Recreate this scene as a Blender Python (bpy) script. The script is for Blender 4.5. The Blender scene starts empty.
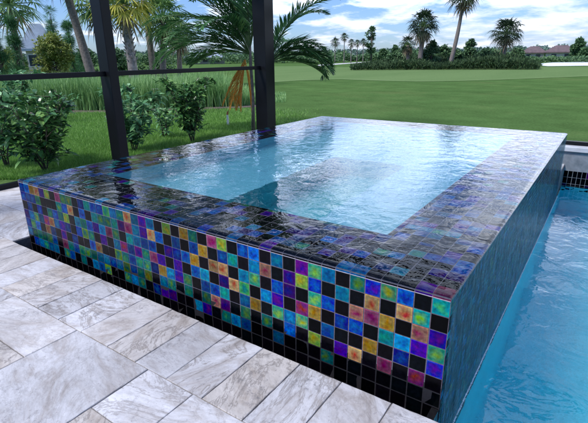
import bpy, math, random
from mathutils import Vector, Matrix, noise
random.seed(7)
C = bpy.context.scene.collection
SC = bpy.context.scene
T = 0.07                      # mosaic pitch
W, L, H = 3.226, 4.41, 0.44   # raised spa
RD = math.radians

# ------------------------------------------------------------------ camera
F, PITCH, ROLL, YAW = 453.7, 0.328, -0.012, -0.605
CAM = Vector((0.366, -1.546, 1.285))
fw = Vector((math.sin(YAW)*math.cos(PITCH), math.cos(YAW)*math.cos(PITCH), -math.sin(PITCH)))
r0 = Vector((math.cos(YAW), -math.sin(YAW), 0)); u0 = r0.cross(fw)
rr = math.cos(ROLL)*r0 + math.sin(ROLL)*u0
uu = -math.sin(ROLL)*r0 + math.cos(ROLL)*u0
cam_d = bpy.data.cameras.new('camera'); cam = bpy.data.objects.new('camera', cam_d); C.objects.link(cam)
cam_d.sensor_width = 36; cam_d.lens = F/588*36; cam_d.clip_end = 6000; cam_d.clip_start = .05
m = Matrix((rr, uu, -fw)).transposed().to_4x4(); m.translation = CAM
cam.matrix_world = m
SC.camera = cam

def ray(px, py):
    return fw*F + rr*(px-294) - uu*(py-211.5)
def at(px, py, ax=2, v=-.15):
    d = ray(px, py); return CAM + d*((v-CAM[ax])/d[ax])
def far(px, D, z=-.15):
    """a spot on the ground D metres away along the azimuth of a column"""
    d = ray(px, 57); h = Vector((d.x, d.y)).normalized()
    return Vector((CAM.x+h.x*D, CAM.y+h.y*D, z))

# ------------------------------------------------------------------ mesh helpers
def mesh_obj(name, vs, fs, mat, parent=None, smooth=False, mats=None, midx=None):
    me = bpy.data.meshes.new(name); me.from_pydata(vs, [], fs); me.update()
    if mats:
        for q in mats: me.materials.append(q)
        if midx: me.polygons.foreach_set('material_index', midx)
    elif mat: me.materials.append(mat)
    if smooth: me.polygons.foreach_set('use_smooth', [True]*len(me.polygons))
    o = bpy.data.objects.new(name, me); C.objects.link(o)
    if parent: o.parent = parent
    return o
def tag(o, label=None, cat=None, group=None, kind=None):
    if label: o['label'] = label
    if cat: o['category'] = cat
    if group: o['group'] = group
    if kind: o['kind'] = kind
    return o
def empty(name, loc, label, cat, group=None):
    o = bpy.data.objects.new(name, None); C.objects.link(o); o.location = loc; o.empty_display_size = .2
    return tag(o, label, cat, group)

class MB:
    def __init__(s): s.v = []; s.f = []
    def add(s, vs, fs):
        n = len(s.v); s.v.extend([tuple(q) for q in vs]); s.f.extend([tuple(i+n for i in f) for f in fs])
    def box(s, a, b, bev=0.0):
        x0,y0,z0 = a; x1,y1,z1 = b
        if bev <= 0:
            s.add([(x0,y0,z0),(x1,y0,z0),(x1,y1,z0),(x0,y1,z0),(x0,y0,z1),(x1,y0,z1),(x1,y1,z1),(x0,y1,z1)],
                  [(3,2,1,0),(4,5,6,7),(0,1,5,4),(1,2,6,5),(2,3,7,6),(3,0,4,7)])
        else:
            e = bev
            lo = [(x0,y0,z0),(x1,y0,z0),(x1,y1,z0),(x0,y1,z0)]
            md = [(x0,y0,z1-e),(x1,y0,z1-e),(x1,y1,z1-e),(x0,y1,z1-e)]
            hi = [(x0+e,y0+e,z1),(x1-e,y0+e,z1),(x1-e,y1-e,z1),(x0+e,y1-e,z1)]
            fs = [(3,2,1,0),(8,9,10,11)]
            for i in range(4):
                j = (i+1) % 4
                fs += [(i,j,j+4,i+4),(i+4,j+4,j+8,i+8)]
            s.add(lo+md+hi, fs)
    def tube(s, pts, rads, n=8, cap=True):
        pts = [Vector(p) for p in pts]; rings = []
        for i, p in enumerate(pts):
            d = (pts[min(i+1,len(pts)-1)]-pts[max(i-1,0)])
            if d.length < 1e-9: d = Vector((0,0,1))
            d.normalize()
            a = d.cross(Vector((0,0,1)) if abs(d.z) < .9 else Vector((1,0,0))).normalized(); b = d.cross(a)
            rings.append([p + (a*math.cos(2*math.pi*k/n)+b*math.sin(2*math.pi*k/n))*rads[i] for k in range(n)])
        vs = [q for r_ in rings for q in r_]; fs = []
        for i in range(len(pts)-1):
            for k in range(n):
                k2 = (k+1) % n
                fs.append((i*n+k, i*n+k2, (i+1)*n+k2, (i+1)*n+k))
        if cap: fs.append(tuple(range(n))[::-1]); fs.append(tuple((len(pts)-1)*n+k for k in range(n)))
        s.add(vs, fs)
    def leaf(s, p, d, up, ln, wd, droop=0.0, seg=2, fold=.15):
        """a pointed leaf: base p, direction d"""
        d = d.normalized(); side = d.cross(up)
        if side.length < 1e-6: side = d.cross(Vector((1,0,0)))
        side.normalize(); nn = side.cross(d)
        if seg == 1:
            m_ = p + d*ln*.45 + Vector((0,0,-droop*ln*.25)); t_ = p + d*ln + Vector((0,0,-droop*ln))
            s.add([p, m_+side*wd*.5+nn*fold*wd, t_, m_-side*wd*.5+nn*fold*wd], [(0,1,2,3)])
            return
        a = p + d*ln*.3 + Vector((0,0,-droop*ln*.09)); b = p + d*ln*.65 + Vector((0,0,-droop*ln*.42)); t_ = p + d*ln + Vector((0,0,-droop*ln))
        up_ = nn*fold*wd
        s.add([p, a+side*wd*.45+up_, b+side*wd*.42+up_, t_, b-side*wd*.42+up_, a-side*wd*.45+up_, a, b],
              [(0,1,6),(1,2,7,6),(2,3,7),(3,4,7),(4,5,6,7),(5,0,6)])
    def build(s, name, mat, parent=None, smooth=False):
        return mesh_obj(name, s.v, s.f, mat, parent, smooth)

# ------------------------------------------------------------------ materials
def mat_new(name):
    mt = bpy.data.materials.new(name); mt.use_nodes = True; nt = mt.node_tree
    for n in list(nt.nodes): nt.nodes.remove(n)
    out = nt.nodes.new('ShaderNodeOutputMaterial')
    return mt, nt, out
def N(nt, typ, **kw):
    n = nt.nodes.new(typ)
    for k, v in kw.items():
        if k.startswith('i_'):
            key = k[2:].replace('_', ' ')
            n.inputs[key].default_value = v
        else: setattr(n, k, v)
    return n
def ramp(nt, fac, stops, interp='LINEAR'):
    r_ = nt.nodes.new('ShaderNodeValToRGB'); r_.color_ramp.interpolation = interp
    els = r_.color_ramp.elements
    while len(els) < len(stops): els.new(.5)
    for e, (p, c) in zip(els, stops):
        e.position = p; e.color = (c, c, c, 1) if isinstance(c, (int, float)) else (*c, 1)
    nt.links.new(fac, r_.inputs['Fac']); return r_.outputs['Color']
def mix(nt, fac, a, b, mode='MIX'):
    n = nt.nodes.new('ShaderNodeMix'); n.data_type = 'RGBA'; n.blend_type = mode
    for idx, v in ((0, fac), (6, a), (7, b)):
        sock = n.inputs[idx]
        if hasattr(v, 'links'): nt.links.new(v, sock)
        elif isinstance(v, (int, float)): sock.default_value = v if idx == 0 else (v, v, v, 1)
        else: sock.default_value = (*v, 1) if len(v) == 3 else v
    return n.outputs[2]
def noise_tex(nt, vec, scale, detail=4, rough=.5, dist=0.0):
    n = N(nt, 'ShaderNodeTexNoise'); n.inputs['Scale'].default_value = scale; n.inputs['Detail'].default_value = detail
    n.inputs['Roughness'].default_value = rough; n.inputs['Distortion'].default_value = dist
    if vec is not None: nt.links.new(vec, n.inputs['Vector'])
    return n.outputs['Fac']
def objco(nt, scale=None):
    tc = N(nt, 'ShaderNodeTexCoord'); o = tc.outputs['Object']
    if scale:
        mp = N(nt, 'ShaderNodeMapping'); mp.inputs['Scale'].default_value = scale
        nt.links.new(o, mp.inputs['Vector']); o = mp.outputs['Vector']
    return o
def bump(nt, h, strength=.3, dist=.01, normal=None):
    b = N(nt, 'ShaderNodeBump'); b.inputs['Strength'].default_value = strength; b.inputs['Distance'].default_value = dist
    nt.links.new(h, b.inputs['Height'])
    if normal is not None: nt.links.new(normal, b.inputs['Normal'])
    return b.outputs['Normal']
def principled(nt, out, color=None, rough=.5, **kw):
    p = N(nt, 'ShaderNodeBsdfPrincipled')
    if color is not None:
        if hasattr(color, 'links'): nt.links.new(color, p.inputs['Base Color'])
        else: p.inputs['Base Color'].default_value = (*color, 1)
    if hasattr(rough, 'links'): nt.links.new(rough, p.inputs['Roughness'])
    else: p.inputs['Roughness'].default_value = rough
    for k, v in kw.items(): p.inputs[k.replace('_', ' ')].default_value = v
    if out is not None: nt.links.new(p.outputs[0], out.inputs['Surface'])
    return p

def simple(name, c1, c2, scale=8, rough=.6, bstr=.2, bdist=.005, detail=6, co=None):
    mt, nt, out = mat_new(name); v = objco(nt, co); f = noise_tex(nt, v, scale, detail, .6)
    col = ramp(nt, f, [(.3, c1), (.7, c2)])
    p = principled(nt, out, col, rough)
    nt.links.new(bump(nt, f, bstr, bdist), p.inputs['Normal']); return mt

def leafmat(name, c1, c2, c3=None, transl=.3, rough=.45, nscale=.8):
    """foliage: every leaf its own tone, lit through"""
    mt, nt, out = mat_new(name)
    g = N(nt, 'ShaderNodeNewGeometry')
    f = noise_tex(nt, objco(nt), nscale, 3, .6)
    stops = [(0, c1), (.6, c2), (1, c3 or c2)]
    s = N(nt, 'ShaderNodeMath', operation='MULTIPLY_ADD'); nt.links.new(f, s.inputs[0]); s.inputs[1].default_value = 1.1; s.inputs[2].default_value = -.55
    a = N(nt, 'ShaderNodeMath', operation='ADD', use_clamp=True); nt.links.new(g.outputs['Random Per Island'], a.inputs[0]); nt.links.new(s.outputs[0], a.inputs[1])
    col = ramp(nt, a.outputs[0], stops)
    p = principled(nt, None, col, rough); p.inputs['Specular IOR Level'].default_value = .35
    t = N(nt, 'ShaderNodeBsdfTranslucent'); nt.links.new(mix(nt, .5, col, (.25, .35, .04), 'ADD') if False else col, t.inputs['Color'])
    mx = N(nt, 'ShaderNodeMixShader'); mx.inputs[0].default_value = transl
    nt.links.new(p.outputs[0], mx.inputs[1]); nt.links.new(t.outputs[0], mx.inputs[2]); nt.links.new(mx.outputs[0], out.inputs['Surface'])
    return mt

# iridescent glass mosaic
def tile_mat():
    mt, nt, out = mat_new('iridescent_glass')
    A = N(nt, 'ShaderNodeAttribute', attribute_name='rim'); B = N(nt, 'ShaderNodeAttribute', attribute_name='heart')
    uv = N(nt, 'ShaderNodeUVMap'); co = objco(nt)
    sub = N(nt, 'ShaderNodeVectorMath', operation='SUBTRACT'); nt.links.new(uv.outputs[0], sub.inputs[0]); sub.inputs[1].default_value = (.5, .5, 0)
    # wobble the distance to the middle of each tile
    nz = N(nt, 'ShaderNodeTexNoise'); nt.links.new(co, nz.inputs['Vector']); nz.inputs['Scale'].default_value = 15; nz.inputs['Detail'].default_value = 3
    nz.inputs['Distortion'].default_value = 1.2
    s2 = N(nt, 'ShaderNodeVectorMath', operation='SUBTRACT'); nt.links.new(nz.outputs['Color'], s2.inputs[0]); s2.inputs[1].default_value = (.5, .5, .5)
    s3 = N(nt, 'ShaderNodeVectorMath', operation='SCALE'); nt.links.new(s2.outputs[0], s3.inputs[0]); s3.inputs['Scale'].default_value = 1.15
    ad = N(nt, 'ShaderNodeVectorMath', operation='ADD'); nt.links.new(sub.outputs[0], ad.inputs[0]); nt.links.new(s3.outputs[0], ad.inputs[1])
    ml = N(nt, 'ShaderNodeVectorMath', operation='MULTIPLY'); nt.links.new(ad.outputs[0], ml.inputs[0]); ml.inputs[1].default_value = (1, 1, 0)
    ln = N(nt, 'ShaderNodeVectorMath', operation='LENGTH'); nt.links.new(ml.outputs[0], ln.inputs[0])
    fac = ramp(nt, ln.outputs['Value'], [(.05, 1.0), (.48, 0.0)])
    col = mix(nt, fac, A.outputs['Color'], B.outputs['Color'])
    # glass is paler where it thins at the pillowed edge
    ab = N(nt, 'ShaderNodeVectorMath', operation='ABSOLUTE'); nt.links.new(sub.outputs[0], ab.inputs[0]); sx = N(nt, 'ShaderNodeSeparateXYZ'); nt.links.new(ab.outputs[0], sx.inputs[0])
    mxx = N(nt, 'ShaderNodeMath', operation='MAXIMUM'); nt.links.new(sx.outputs[0], mxx.inputs[0]); nt.links.new(sx.outputs[1], mxx.inputs[1])
    col = mix(nt, ramp(nt, mxx.outputs[0], [(.39, 0.0), (.455, .8)]), col, mix(nt, 1, A.outputs['Color'], (2.3, 1.7, 1.5), 'MULTIPLY'))
    hs = N(nt, 'ShaderNodeHueSaturation'); hs.inputs['Saturation'].default_value = 1.12
    f2 = noise_tex(nt, co, 40, 3, .6, .8)
    mr = N(nt, 'ShaderNodeMapRange'); nt.links.new(f2, mr.inputs[0]); mr.inputs[1].default_value = .25; mr.inputs[2].default_value = .75; mr.inputs[3].default_value = .47; mr.inputs[4].default_value = .53
    nt.links.new(mr.outputs[0], hs.inputs['Hue'])
    mr2 = N(nt, 'ShaderNodeMapRange'); nt.links.new(noise_tex(nt, co, 60, 3), mr2.inputs[0]); mr2.inputs[1].default_value = .3; mr2.inputs[2].default_value = .7; mr2.inputs[3].default_value = .65; mr2.inputs[4].default_value = 1.35
    nt.links.new(mr2.outputs[0], hs.inputs['Value'])
    nt.links.new(col, hs.inputs['Color'])
    p = principled(nt, out, hs.outputs[0], .16)
    p.inputs['Metallic'].default_value = .15
    p.inputs['Coat Weight'].default_value = 0; p.inputs['IOR'].default_value = 1.17; p.inputs['Coat Roughness'].default_value = .04
    p.inputs['Specular IOR Level'].default_value = .5
    nt.links.new(bump(nt, noise_tex(nt, co, 28, 2), .25, .002), p.inputs['Normal'])
    return mt
M_TILE = tile_mat()
M_GROUT = simple('mosaic_grout', (.075, .07, .095), (.14, .125, .15), 60, .8)

def travertine():
    mt, nt, out = mat_new('silver_travertine')
    A = N(nt, 'ShaderNodeAttribute', attribute_name='tone')
    co = objco(nt)
    # every slab gets its own cut of the stone and its own grain direction
    sep = N(nt, 'ShaderNodeSeparateColor'); nt.links.new(A.outputs['Color'], sep.inputs[0])
    rot = N(nt, 'ShaderNodeVectorRotate', rotation_type='Z_AXIS'); nt.links.new(co, rot.inputs['Vector'])
    am = N(nt, 'ShaderNodeMath', operation='MULTIPLY'); nt.links.new(sep.outputs[0], am.inputs[0]); am.inputs[1].default_value = 3.1
    nt.links.new(am.outputs[0], rot.inputs['Angle'])
    off = N(nt, 'ShaderNodeVectorMath', operation='MULTIPLY_ADD'); nt.links.new(A.outputs['Color'], off.inputs[0]); off.inputs[1].default_value = (37, 53, 91)
    nt.links.new(rot.outputs[0], off.inputs[2])
    st = N(nt, 'ShaderNodeMapping'); st.inputs['Scale'].default_value = (1, 2.1, 1); nt.links.new(off.outputs[0], st.inputs['Vector'])
    v = st.outputs[0]
    big = noise_tex(nt, v, 2.6, 8, .62, 1.6)
    col = ramp(nt, big, [(.25, (.30, .27, .255)), (.40, (.47, .44, .42)), (.52, (.58, .57, .575)), (.75, (.72, .715, .73))])
    # warm blush on some slabs
    warm = mix(nt, 1, col, (1.0, .94, .855), 'MULTIPLY')
    wf = ramp(nt, sep.outputs[1], [(.55, 0.0), (.85, 1.0)])
    col = mix(nt, wf, col, warm)
    # veins
    wv = noise_tex(nt, v, 1.7, 9, .7, 2.6)
    vein = ramp(nt, wv, [(.47, 0.0), (.495, .75), (.505, .75), (.53, 0.0)])
    vein2 = N(nt, 'ShaderNodeMath', operation='MULTIPLY'); nt.links.new(vein, vein2.inputs[0]); nt.links.new(ramp(nt, sep.outputs[2], [(.2, .3), (.8, 1.0)]), vein2.inputs[1])
    col = mix(nt, vein2.outputs[0], col, (.25, .22, .195))
    # pits
    pit = noise_tex(nt, off.outputs[0], 70, 4, .7)
    pf = ramp(nt, pit, [(.60, 0.0), (.70, .75)])
    col = mix(nt, pf, col, (.27, .25, .25))
    # pockets of open, dirt-filled pores
    pk = N(nt, 'ShaderNodeMath', operation='MULTIPLY'); nt.links.new(ramp(nt, noise_tex(nt, off.outputs[0], 3.4, 4, .6), [(.52, 0.0), (.66, 1.0)]), pk.inputs[0]); nt.links.new(ramp(nt, noise_tex(nt, off.outputs[0], 34, 6, .75, .5), [(.50, 0.0), (.62, .8)]), pk.inputs[1])
    col = mix(nt, pk.outputs[0], col, (.20, .19, .19))
    fine = ramp(nt, noise_tex(nt, v, 30, 8, .8), [(.25, .74), (.75, 1.12)])
    col = mix(nt, 1, col, fine, 'MULTIPLY')
    col = mix(nt, 1, col, ramp(nt, noise_tex(nt, co, 1.3, 4, .6, .5), [(.3, .80), (.6, 1.04)]), 'MULTIPLY')
    ton = ramp(nt, sep.outputs[0], [(0, .84), (1, 1.06)])
    col = mix(nt, 1, col, ton, 'MULTIPLY'); col = mix(nt, 1, col, (.97, .975, 1.0), 'MULTIPLY')
    p = principled(nt, out, col, .62)
    b = bump(nt, pf, -.35, .003); b = bump(nt, noise_tex(nt, v, 14, 7, .6), .25, .006, b)
    nt.links.new(b, p.inputs['Normal']); return mt
M_TRAV = travertine()
M_JOINT = simple('joint_sand', (.10, .095, .095), (.22, .21, .205), 40, .95)
M_BRONZE = simple('black_aluminium', (.003, .0035, .005), (.005, .006, .009), 3, .45, .05); M_BRONZE.node_tree.nodes['Principled BSDF'].inputs['Specular IOR Level'].default_value = .2

def plaster(name, c1, c2):
    mt, nt, out = mat_new(name); co = objco(nt)
    f = noise_tex(nt, co, 3, 5, .6)
    col = ramp(nt, f, [(.3, c1), (.7, c2)])
    # light gathered into wandering lines by the ripples is left to the renderer; this is only the pebble finish
    col = mix(nt, 1, col, ramp(nt, noise_tex(nt, co, 150, 2), [(.3, .85), (.7, 1.08)]), 'MULTIPLY')
    principled(nt, out, col, .7); return mt
M_SPAPL = plaster('spa_plaster', (.13, .45, .58), (.18, .52, .66))
M_POOLPL = plaster('pool_plaster', (.06, .62, .76), (.09, .72, .86))

def water(name, tint, s1, s2, amp, rough=.0):
    mt, nt, out = mat_new(name); co = objco(nt)
    n1 = noise_tex(nt, co, s1, 3, .55, .6); n2 = noise_tex(nt, co, s2, 3, .5, .4)
    b = bump(nt, n1, 1.0, amp); b = bump(nt, n2, 1.0, amp*.12, b)
    g = N(nt, 'ShaderNodeBsdfGlass' if False else 'ShaderNodeBsdfPrincipled')
    g.inputs['Base Color'].default_value = (*tint, 1); g.inputs['Transmission Weight'].default_value = 1
    g.inputs['IOR'].default_value = 1.333; g.inputs['Roughness'].default_value = rough
    nt.links.new(b, g.inputs['Normal']); nt.links.new(g.outputs[0], out.inputs['Surface']); return mt
M_SPAW = water('spa_water', (.80, .94, .97), 9, 24, .0038)
M_POOLW = water('pool_water', (.60, .92, 1.0), 4, 12, .009)

def sheet_mat():
    mt, nt, out = mat_new('falling_water'); co = objco(nt, (1, 60, 5))
    n1 = noise_tex(nt, co, 1, 5, .65, 1.0)
    fac = ramp(nt, n1, [(.35, 0.0), (.72, .62)])
    col = mix(nt, fac, (.045, .11, .145), (.27, .38, .43))
    p = principled(nt, None, col, .12); p.inputs['IOR'].default_value = 1.33
    nt.links.new(bump(nt, n1, .7, .012), p.inputs['Normal'])
    t = N(nt, 'ShaderNodeBsdfTransparent'); t.inputs['Color'].default_value = (.66, .84, .90, 1)
    mx = N(nt, 'ShaderNodeMixShader'); nt.links.new(ramp(nt, n1, [(.32, .12), (.7, .62)]), mx.inputs[0])
    nt.links.new(t.outputs[0], mx.inputs[1]); nt.links.new(p.outputs[0], mx.inputs[2]); nt.links.new(mx.outputs[0], out.inputs['Surface'])
    return mt
M_SHEET = sheet_mat()

# ------------------------------------------------------------------ mosaic builder
PAL = {  # rim, heart
 'K': [((.003,.003,.005),(.004,.004,.007)), ((.002,.004,.006),(.004,.006,.010)), ((.005,.004,.008),(.003,.003,.005))],
 'B': [((.006,.065,.40),(.01,.20,.72)), ((.015,.04,.36),(.01,.14,.60)), ((.005,.14,.50),(.02,.07,.46))],
 'C': [((.005,.14,.42),(.01,.30,.62)), ((.01,.20,.50),(.0,.36,.55))],
 'T': [((.005,.22,.27),(.10,.46,.16)), ((.01,.28,.36),(.03,.42,.26)), ((.01,.25,.28),(.22,.48,.06))],
 'G': [((.06,.34,.22),(.46,.48,.05)), ((.20,.42,.10),(.50,.42,.06)), ((.04,.30,.22),(.25,.50,.10))],
 'P': [((.07,.03,.36),(.10,.03,.28)), ((.05,.04,.40),(.16,.03,.26)), ((.10,.03,.30),(.04,.06,.42))],
 'O': [((.52,.40,.20),(.55,.12,.08)), ((.50,.37,.12),(.58,.30,.05)), ((.50,.30,.22),(.45,.06,.16))],
 'M': [((.24,.05,.26),(.50,.10,.06)), ((.34,.12,.22),(.30,.02,.14))],
}
def pick(k, dim=1.0):
    a, b = random.choice(PAL[k]); j = random.uniform(.26, .76)*dim
    if random.random() < .25 and k in 'BCTP': a, b = b, a
    return tuple(c*j for c in a), tuple(c*j for c in b)
class Mosaic:
    def __init__(s): s.v=[]; s.f=[]; s.rim=[]; s.heart=[]; s.uv=[]
    def _face(s, idx, uvs, a, b):
        s.f.append(idx)
        for q in uvs: s.rim += [*a, 1]; s.heart += [*b, 1]; s.uv += [q[0], q[1]]
    def tile(s, o, u, v, n, col, gap=.0016, lift=.0016):
        o = Vector(o); u = Vector(u); v = Vector(v); n = Vector(n); a, b = col
        lu, lv = u.length, v.length; gu, gv = gap/lu, gap/lv; ju, jv = (gap+.0014)/lu, (gap+.0014)/lv
        base = [(gu,gv),(1-gu,gv),(1-gu,1-gv),(gu,1-gv)]; top = [(ju,jv),(1-ju,jv),(1-ju,1-jv),(ju,1-jv)]
        # hand-set glass: never quite flush
        tl = [lift+random.uniform(-.0006,.0008) for _ in range(4)]; o = o+u.normalized()*random.uniform(-.0005,.0005)+v.normalized()*random.uniform(-.0005,.0005)
        k = len(s.v)
        s.v += [tuple(o+u*p+v*q-n*.001) for p,q in base] + [tuple(o+u*p+v*q+n*tl[i]) for i,(p,q) in enumerate(top)]
        s._face((k+4,k+5,k+6,k+7), top, a, b)
        for i in range(4):
            j = (i+1)%4
            s._face((k+i,k+j,k+4+j,k+4+i), (base[i],base[j],top[j],top[i]), a, b)
    def cap(s, x0, x1, prof, col):
        """rounded trim tile swept from x0 to x1 over a (y, z) profile"""
        a, b = col; k = len(s.v); n = len(prof)
        for x in (x0+.0016, x1-.0016):
            for (y, z) in prof: s.v.append((x, y, z))
        for i in range(n-1):
            t0, t1 = i/(n-1), (i+1)/(n-1)
            s._face((k+i, k+n+i, k+n+i+1, k+i+1), ((0,t0),(1,t0),(1,t1),(0,t1)), a, b)
        return
    def build(s, name, mat, parent):
        o = mesh_obj(name, s.v, s.f, mat, parent); me = o.data
        for nm, arr in (('rim', s.rim), ('heart', s.heart)):
            at_ = me.color_attributes.new(nm, 'FLOAT_COLOR', 'CORNER'); at_.data.foreach_set('color', arr)
        uv = me.uv_layers.new(name='UVMap'); uv.data.foreach_set('uv', s.uv)
        return o

FRONT = ['TKPGPK','KTOPKM','BOKCBK','GKOTKM','POMKOK','TKOBKO','KCKBKP','CKBKBK','GBGOKG','PGKMGK','KPPKCB','CKBPGK',
         'KOKCKT','BCGKOK','BKCTCG','KTKOKK','GBOPTP','MKOKBO','KOKCBT','TBOBKK','OKBKGT','KBBPPK','GKPKCT','KBKPOC']
def rnd_key(w='KKKKKKBBBBCCTTGPPPOM'): return random.choice(w)

# ================================================================== RAISED SPA
spa = empty('raised_spa', (0,0,0), 'raised perimeter-overflow spa clad in dark iridescent glass mosaic beside the blue pool', 'spa')
LT = H-.006           # top of the ledge glass
ncol = int(W/T)+1
X0 = -W
def colx(c): return max(-c*T, X0)
# core behind the mosaic
core = MB()
core.box((X0, 0, -.34), (0, .451, LT-.002))
core.box((X0, L-.451, -.34), (0, L, LT-.002))
core.box((X0, .451, -.34), (-2.73, L-.451, LT-.002))
core.box((-.451, .451, -.34), (0, L-.451, LT-.002))
core.box((X0, 0, -1.6), (0, L, -.60))
core.box((X0, 0, -.60), (-2.73, L, -.34)); core.box((-.451, 0, -.60), (0, L, -.34)); core.box((-2.73, 0, -.60), (-.451, .451, -.34)); core.box((-2.73, L-.451, -.60), (-.451, L, -.34))
core.build('grout_bed', M_GROUT, spa)
dk = MB(); dk.box((X0+.001, -.0012, -.34), (-.001, 0, .028)); dk.build('grout_bed', simple('dark_grout', (.006,.0055,.008), (.011,.010,.014), 60, .7), spa)

fr = Mosaic()
for c in range(ncol):
    xa, xb = colx(c+1), colx(c)
    if xb-xa < .01: continue
    for r_ in range(-4, 6):
        z = r_*T
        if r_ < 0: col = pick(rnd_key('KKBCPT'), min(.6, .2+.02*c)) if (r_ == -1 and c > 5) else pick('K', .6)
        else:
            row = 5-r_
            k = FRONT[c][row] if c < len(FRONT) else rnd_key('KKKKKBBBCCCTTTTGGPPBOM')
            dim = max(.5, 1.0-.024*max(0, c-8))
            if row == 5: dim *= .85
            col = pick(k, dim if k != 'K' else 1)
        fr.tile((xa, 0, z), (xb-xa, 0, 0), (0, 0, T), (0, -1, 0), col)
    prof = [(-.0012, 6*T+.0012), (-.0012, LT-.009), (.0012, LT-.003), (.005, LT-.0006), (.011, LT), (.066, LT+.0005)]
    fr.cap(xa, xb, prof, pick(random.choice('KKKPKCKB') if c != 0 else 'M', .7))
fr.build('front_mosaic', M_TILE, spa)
gl = MB(); gl.box((X0+.002, -.0030, 6*T-.0010), (-.002, .001, 6*T+.0014)); gl.build('lip_highlight', simple('pale_highlight', (.28,.27,.32), (.42,.40,.46), 60, .4), spa)  # pale strip painting in the highlight along the wet lip

ld = Mosaic()
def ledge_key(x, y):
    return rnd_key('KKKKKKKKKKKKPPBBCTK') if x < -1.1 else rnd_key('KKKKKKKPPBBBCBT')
def ledge_tiles(xa, xb, ya, yb):
    c = 0
    while -c*T > xa:
        u1, u0_ = -c*T, -(c+1)*T; c += 1
        lo, hi = max(u0_, xa), min(u1, xb)
        if hi-lo < .012: continue
        y = ya
        while y < yb-.012:
            y2 = min(y+T, yb)
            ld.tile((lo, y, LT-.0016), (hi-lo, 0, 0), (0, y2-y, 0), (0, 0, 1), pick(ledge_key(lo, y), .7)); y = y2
ledge_tiles(X0, 0, .068, .453)
ledge_tiles(X0, -2.73, .453, L-.45)
ledge_tiles(-.45, 0, .453, L-.45)
ledge_tiles(X0, 0, L-.45, L)
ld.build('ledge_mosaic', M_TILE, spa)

sd = Mosaic()
ny = int(L/T)
for i in range(ny+1):
    ya = i*T; yb = min(ya+T, L)
    if yb-ya < .01: continue
    for q_ in (0, 1):
        ya2 = ya+q_*(yb-ya)/2
        for r_ in range(-14, 12):
            sd.tile((0, ya2, r_*T/2+.006), (0, (yb-ya)/2, 0), (0, 0, T/2), (1, 0, 0), pick(rnd_key('KKKCTKTC'), 1.0), .0014)
sd.build('side_mosaic', M_TILE, spa)
ls = Mosaic()
for i in range(ny+1):
    ya = i*T; yb = min(ya+T, L)
    if yb-ya < .01: continue
    for r_ in range(0, 6):
        ls.tile((X0, yb, r_*T), (0, ya-yb, 0), (0, 0, T), (-1, 0, 0), pick(rnd_key(), .8))
ls.build('side_mosaic', M_TILE, spa)

# basin: seat, foot well with rounded corners
bs = MB()
def rrect(x0, y0, x1, y1, r_, n=6):
    pts = []
    for cx, cy, a0 in ((x1-r_, y1-r_, 0), (x0+r_, y1-r_, 90), (x0+r_, y0+r_, 180), (x1-r_, y0+r_, 270)):
        for k in range(n+1):
            a = RD(a0+90*k/n); pts.append((cx+r_*math.cos(a), cy+r_*math.sin(a)))
    return pts
outer = rrect(-2.728, .453, -.452, L-.452, .03); inner = rrect(-1.82, .50, -1.08, 2.35, .08); n_ = len(outer)
zb, zf, zt = H-.43, H-.98, H-.02
bs.add([(x,y,zt) for x,y in outer]+[(x,y,zb) for x,y in outer]+[(x,y,zb) for x,y in inner]+[(x,y,zf) for x,y in inner],
       [(i,(i+1)%n_,(i+1)%n_+n_,i+n_) for i in range(n_)]+[(i+n_,(i+1)%n_+n_,(i+1)%n_+2*n_,i+2*n_) for i in range(n_)]+
       [(i+2*n_,(i+1)%n_+2*n_,(i+1)%n_+2*n_,i+2*n_) for i in range(0)])
bs.build('seat_basin', M_SPAPL, spa)
wb = MB(); wb.add([(x,y,zb) for x,y in inner]+[(x,y,zf) for x,y in inner], [(i,(i+1)%n_,(i+1)%n_+n_,i+n_) for i in range(n_)]+[tuple(range(n_,2*n_))]); wb.build('foot_well', plaster('well_plaster', (.03,.40,.48), (.05,.48,.56)), spa)

# spa water: rippling sheet that rolls over the rim
def wave(x, y, s):
    v = Vector((x*s, y*s, 0)); return noise.noise(v)+.5*noise.noise(v*2.1+Vector((5,3,1)))
def water_grid(name, x0, x1, y0, y1, z, nx, ny_, amp, sc_, mat, lip=0.0):
    vs = []; fs = []
    for j in range(ny_+1):
        for i in range(nx+1):
            x = x0+(x1-x0)*i/nx; y = y0+(y1-y0)*j/ny_
            e = min(x-x0, x1-x, y-y0, y1-y)
            a = amp*min(1, e/.08)
            zz = z + a*(wave(x, y, sc_)+.25*wave(x*1.0+9, y*.7, sc_*2.0))
            if lip: zz -= lip*max(0, 1-e/.02)**2
            vs.append((x, y, zz))
    for j in range(ny_):
        for i in range(nx):
            k = j*(nx+1)+i; fs.append((k, k+1, k+nx+2, k+nx+1))
    o = mesh_obj(name, vs, fs, mat, None, True)
    return o
wz = H+.003
w_ = water_grid('spa_water', X0+.002, .006, -.003, L, wz, 260, 340, .0009, 5.5, M_SPAW, .009)
tag(w_, kind='structure')
sh = MB(); nyy = 220
for j in range(nyy+1):
    y = .004+(L-.004)*j/nyy
    for i in range(9):
        t_ = i/8; z = (LT+.003)*(1-t_)+(-.31)*t_
        x = .0045 + .010*t_*(1+.5*noise.noise(Vector((y*14, z*1.5, 0))))
        sh.v.append((x, y, z))
for j in range(nyy):
    for i in range(8):
        k = j*9+i; sh.f.append((k, k+1, k+10, k+9))
so = sh.build('falling_water', M_SHEET, None, True); tag(so, kind='structure')

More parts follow.
